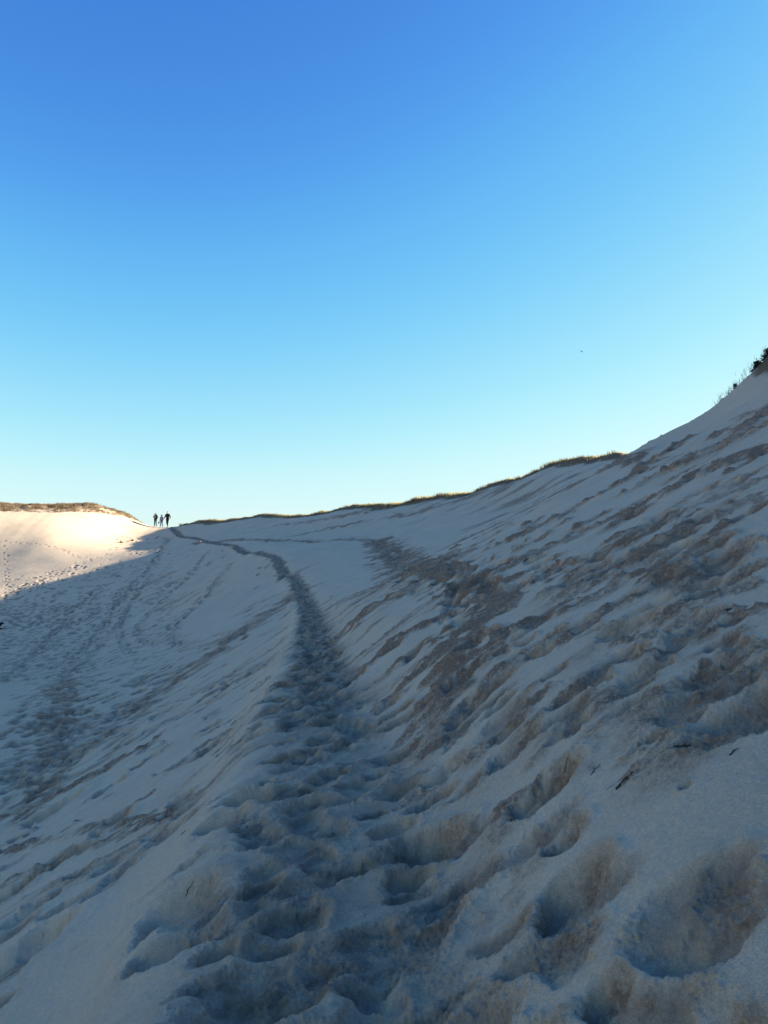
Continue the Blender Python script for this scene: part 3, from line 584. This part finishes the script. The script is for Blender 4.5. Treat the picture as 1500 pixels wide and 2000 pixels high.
pc=person(stand(317.5,98.9),1.42,-.3,walkL,{'jacket':PALE,'trousers':BLUEC,'hat':True,'bulk':1.3},'child in a hat and pale jacket walking between the two adults on the pass')
pw=person(stand(305.5,98.7),1.62,-.2,fold,{'jacket':BLACK,'trousers':NAVY,'long':True,'bulk':1.2},'long haired woman in dark clothes and pale scarf, leftmost of the three walkers')
k=1.62/1.75
skin('scarf',[Vector((-.12,-.06,1.42))*k,Vector((-.05,-.14,1.32))*k,Vector((.05,-.15,1.22))*k,Vector((.12,-.10,1.12))*k,Vector((0,-.05,1.47))*k],[(4,0),(0,1),(1,2),(2,3)],[.05,.055,.06,.045,.05],CREAM,pw,1,root=4)
pb=empty('shoulder_bag',pc.location,pc.rotation_euler.z); tag(pb,'small blue bag carried low at the left side of the hatted child','bag')
vv=[];ff=[]; ax_=-.27*.777; 
for (z_,w_,d_) in ((.52,.05,.03),(.50,.09,.05),(.38,.10,.055),(.34,.08,.045)):
    for q in range(8): a=2*math.pi*q/8; vv.append((ax_-.12+math.cos(a)*w_,-.05+math.sin(a)*d_,z_+.12))
for r_ in range(3):
    for q in range(8): ff.append((r_*8+q,r_*8+(q+1)%8,(r_+1)*8+(q+1)%8,(r_+1)*8+q))
ff+=[tuple(range(7,-1,-1)),tuple(range(24,32))]
mesh_obj('pouch',vv,ff,BLUEC,pb)
skin('strap',[(ax_-.17,-.05,.62),(ax_-.10,-.06,.73),(ax_-.03,-.05,.63)],[(0,1),(1,2)],[.008,.008,.008],BLUEC,pb,1)

# ------------------------------------------------------------------ dog at the left edge
FUR=mat('black_fur',(.010,.010,.012),.8,(60,.3),.004)
dg_=on(-6,1229); dogr=empty('dog',dg_,0.0); tag(dogr,'black dog crouching on the shaded hollow floor at the left edge','dog')
pts=[(-.42,0,.17),(-.22,0,.19),(0,0,.22),(.14,0,.27),(.25,0,.36),(.32,0,.42),(.42,0,.395),(.50,0,.38),   # pelvis .. head, muzzle
 (-.40,.12,.12),(-.22,.17,.12),(-.42,.17,.05),(-.28,.17,.03),(-.40,-.12,.12),(-.22,-.17,.12),(-.42,-.17,.05),(-.28,-.17,.03),
 (.10,.10,.18),(.06,.11,.06),(.26,.11,.04),(.36,.11,.035),(.10,-.10,.18),(.06,-.11,.06),(.26,-.11,.04),(.38,-.11,.035),(-.56,0,.12),(-.72,.04,.06),(-.86,.09,.04)]
ed=[(0,1),(1,2),(2,3),(3,4),(4,5),(5,6),(6,7),(0,8),(8,9),(9,10),(10,11),(0,12),(12,13),(13,14),(14,15),(3,16),(16,17),(17,18),(18,19),(3,20),(20,21),(21,22),(22,23),(0,24),(24,25),(25,26)]
ra=[.13,.125,.15,.14,.095,.095,.05,.035,.09,.07,.045,.035,.09,.07,.045,.035,.07,.05,.035,.032,.07,.05,.035,.032,.045,.035,.02]
skin('body',pts,ed,ra,FUR,dogr,1)
for s_ in (-1,1): skin('ear',[(.30,.07*s_,.49),(.29,.11*s_,.46),(.30,.125*s_,.38),(.32,.12*s_,.33)],[(0,1),(1,2),(2,3)],[(.03,.018),(.04,.014),(.045,.012),(.02,.01)],FUR,dogr,1)

# ------------------------------------------------------------------ bird
BIRD=mat('bird_feather',(.05,.055,.07),.7)
d=ray(1136.3,687); bl=Vector(d*150); br=empty('bird',bl,.6); tag(br,'tiny dark bird gliding alone in the blue sky at right','bird')
skin('body',[(0,-.20,0),(0,-.12,.01),(0,.02,.0),(0,.16,0),(0,.27,.005)],[(0,1),(1,2),(2,3),(3,4)],[.015,.04,.06,.035,(.05,.01)],BIRD,br,1,root=2)
for s_ in (-1,1):
    vs=[];n=8
    for q in range(n+1):
        f=q/n; x_=s_*(.03+.42*f); z_=.02+.16*math.sin(f*1.5)-.05*f; c_=.075*(1-f**2.2)+.006; y_=-.02-.05*math.sin(f*2.4)+.07*f*f
        vs+=[(x_,y_-c_,z_),(x_,y_+c_,z_-.004),(x_,y_,z_+.012)]
    fs_=[]
    for q in range(n):
        a=q*3; fs_+=[(a,a+3,a+5,a+2),(a+2,a+5,a+4,a+1),(a+1,a+4,a+3,a)]
    mesh_obj('wing',vs,fs_,BIRD,br)

# ------------------------------------------------------------------ twigs and driftwood lying on the sand
BARK=mat('dark_bark',(.06,.05,.043),.9,(40,.4),.002); STEM=mat('dry_stem',(.16,.13,.09),.9,(40,.3))
def twig(p0,p1,rad,label,cat='twig',name='twig',fork=0,mt=None,up=0,group='twigs lying on the sand'):
    a=Vector(on(*p0)); b=Vector(on(*p1)) if not up else a+Vector((.02,.0,up))
    r=random.Random(int(p0[0]*7+p0[1])); n=6; L=(b-a).length; pts=[];ed=[];ra=[]
    o0=a.copy()
    for q in range(n+1):
        f=q/n; p=a.lerp(b,f)
        if not up: p.z=zt(p.x,p.y)+rad*.7+L*.10*math.sin(f*3)*r.random()
        if 0<q<n: p=p+Vector((r.gauss(0,.035*L),r.gauss(0,.035*L),0))
        pts.append(p-o0); ra.append(rad*(1-.6*f)*r.uniform(.8,1.2)); 
        if q: ed.append((q-1,q))
    for k_ in range(fork):
        i=r.randint(1,n-2); base_=pts[i]; dr=(b-a).normalized(); sd=Vector((-dr.y,dr.x,.5))*r.choice((-1,1)); sd.z=abs(sd.z)*.8
        e1=base_+(dr*.5+sd*.6)*L*.18; e2=e1+(dr*.7+sd*.3)*L*.14; m_=len(pts); pts+= [e1,e2]; ra+=[rad*.5,rad*.3]; ed+=[(i,m_),(m_,m_+1)]
    o=skin(name,pts,ed,ra,mt or BARK,None,1); o.location=o0; tag(o,label,cat,group); return o
twig((1021,1101),(1041,1089),.011,'forked dark stick on the smooth slip face high on the slope',fork=2)
twig((1202,1531),(1238,1508),.006,'thick dark driftwood stub at the left end of the buried root',cat='driftwood',name='driftwood',fork=2)
twig((1316,1479),(1363,1456),.004,'long dark root half buried above the driftwood stub',cat='root',name='root',fork=3)
twig((1424,1492),(1443,1479),.003,'bent black twig at the top edge of the smooth sand near the right border',fork=2)
twig((1153,1499),(1171,1482),.0025,'thin straight twig left of the buried root',fork=1)
twig((1100,1478),(1132,1453),.0016,'long hair thin twig upslope of the big sandy hollow',fork=0)
twig((1417,1208),(1430,1202),.008,'short dark twig on the smooth sand under the right crest',fork=1)
twig((454,1401),(463,1395),.009,'dark bark chip beside the left bank of the path',cat='bark chip',name='bark_chip')
twig((318,1448),(323,1456),.004,'short black twig on the smooth bank left of the path',fork=0)
twig((362,1778),(377,1767),.0025,'slender twig on the smooth near bank at lower left',fork=1)
twig((354,1665),(363,1660),.004,'small curved twig on the near bank above the slender one',fork=0)
twig((143,1611),(160,1614),.004,'faint fine twig at far left among the sloping footprints',fork=0)
twig((1040,1061),(1044,1059),.014,'tiny dark chip above the forked stick on the slope',cat='bark chip',name='bark_chip')
twig((1086,1095),(1092,1091),.012,'tiny dark chip right of the forked stick on the slope',cat='bark chip',name='bark_chip')
twig((420,1412),(428,1416),.006,'tiny twig between the path and the long smooth bank',fork=0)
twig((880,1531),(880,1517),.0035,'single dry stem standing upright beside the deep dark hole',cat='dry stalk',name='dry_stalk',mt=STEM,up=.05,group='dry stems on the slope')
twig((303,1533),(303,1520),.003,'pale seedling stem upright on the smooth left bank',cat='dry stalk',name='dry_stalk',mt=STEM,up=.06,group='dry stems on the slope')

# ------------------------------------------------------------------ shrubs on the near crest, small clumps on the sunlit face
LEAFD=mat('dark_leaf',(.030,.034,.024),.7,(20,.3)); LEAFB=mat('brown_leaf',(.11,.07,.04),.8,(20,.3))
def shrub(p,sz,nl,label,seed,lm=LEAFD,name='shrub',cat='shrub',group=None,stalks=9,lf=.03):
    r=random.Random(seed); root=empty(name,p); tag(root,label,cat,group)
    pts=[(0,0,-.05*sz)];ed=[];ra=[.025*sz]; tips=[]
    for k_ in range(stalks):
        a=r.uniform(0,6.28); e=r.uniform(.3,1.1); L=sz*r.uniform(.5,1); prev=0; pp=Vector((0,0,0))
        for q in range(3):
            pp=pp+Vector((math.cos(a)*math.cos(e),math.sin(a)*math.cos(e),math.sin(e)))*L/3; a+=r.gauss(0,.35); e+=r.gauss(0,.25)
            pts.append(tuple(pp)); ra.append(.012*sz*(1-.25*q)); ed.append((prev,len(pts)-1)); prev=len(pts)-1; tips.append((pp.copy(),q))
    skin('stem',pts,ed,ra,BARK,root,0)
    V=[];Fc=[]
    for k_ in range(nl):
        t_,q=r.choice(tips); c=t_+Vector((r.gauss(0,.10),r.gauss(0,.10),r.gauss(0,.08)))*sz; a=r.uniform(0,6.28); e=r.uniform(-.6,1.2); s_=lf*r.uniform(.6,1.4)
        dv=Vector((math.cos(a)*math.cos(e),math.sin(a)*math.cos(e),math.sin(e))); sd=dv.cross(Vector((0,0,1))).normalized()*s_*.32; n=len(V)
        V+=[c,c+dv*s_*.5+sd,c+dv*s_,c+dv*s_*.5-sd]; Fc.append((n,n+1,n+2,n+3))
    mesh_obj('foliage',V,Fc,lm,root,smooth=False); return root
def onc(u,v,Yd,dz=0): x,y,z=P(u,v,Yd); return Vector((x,y,zt(x,y)+dz))
shrub(onc(1440,760,23.0,-.03),.17,700,'small dark shrub overhanging alone at the left end of the crest vegetation',31,lf=.045)
shrub(onc(1464,746,22.4,-.02),.14,420,'low dark shrub on the crest between the overhanging one and the larger bush',32,lf=.04)
shrub(onc(1488,731,21.6,-.08),.33,2400,'large dark bush on the near crest at the right border',33,lf=.05,stalks=14)
shrub(onc(1508,708,21.0,-.07),.31,2400,'tall dark bush at the very edge of the photo above the large bush',34,lf=.05,stalks=14)
for (u,v,s_,lab) in ((237,1060,.30,'brown withered clump low on the sunlit dune face, left of its pair'),(259,1057,.22,'smaller brown withered clump low on the sunlit dune face, right of its pair'),(352,1020,.35,'dark clump at the left tip of the grassy rim beside the pass')):
    shrub(on(u,v),s_,500,lab,int(u),lm=LEAFB,name='plant_clump',cat='plant',lf=.05)
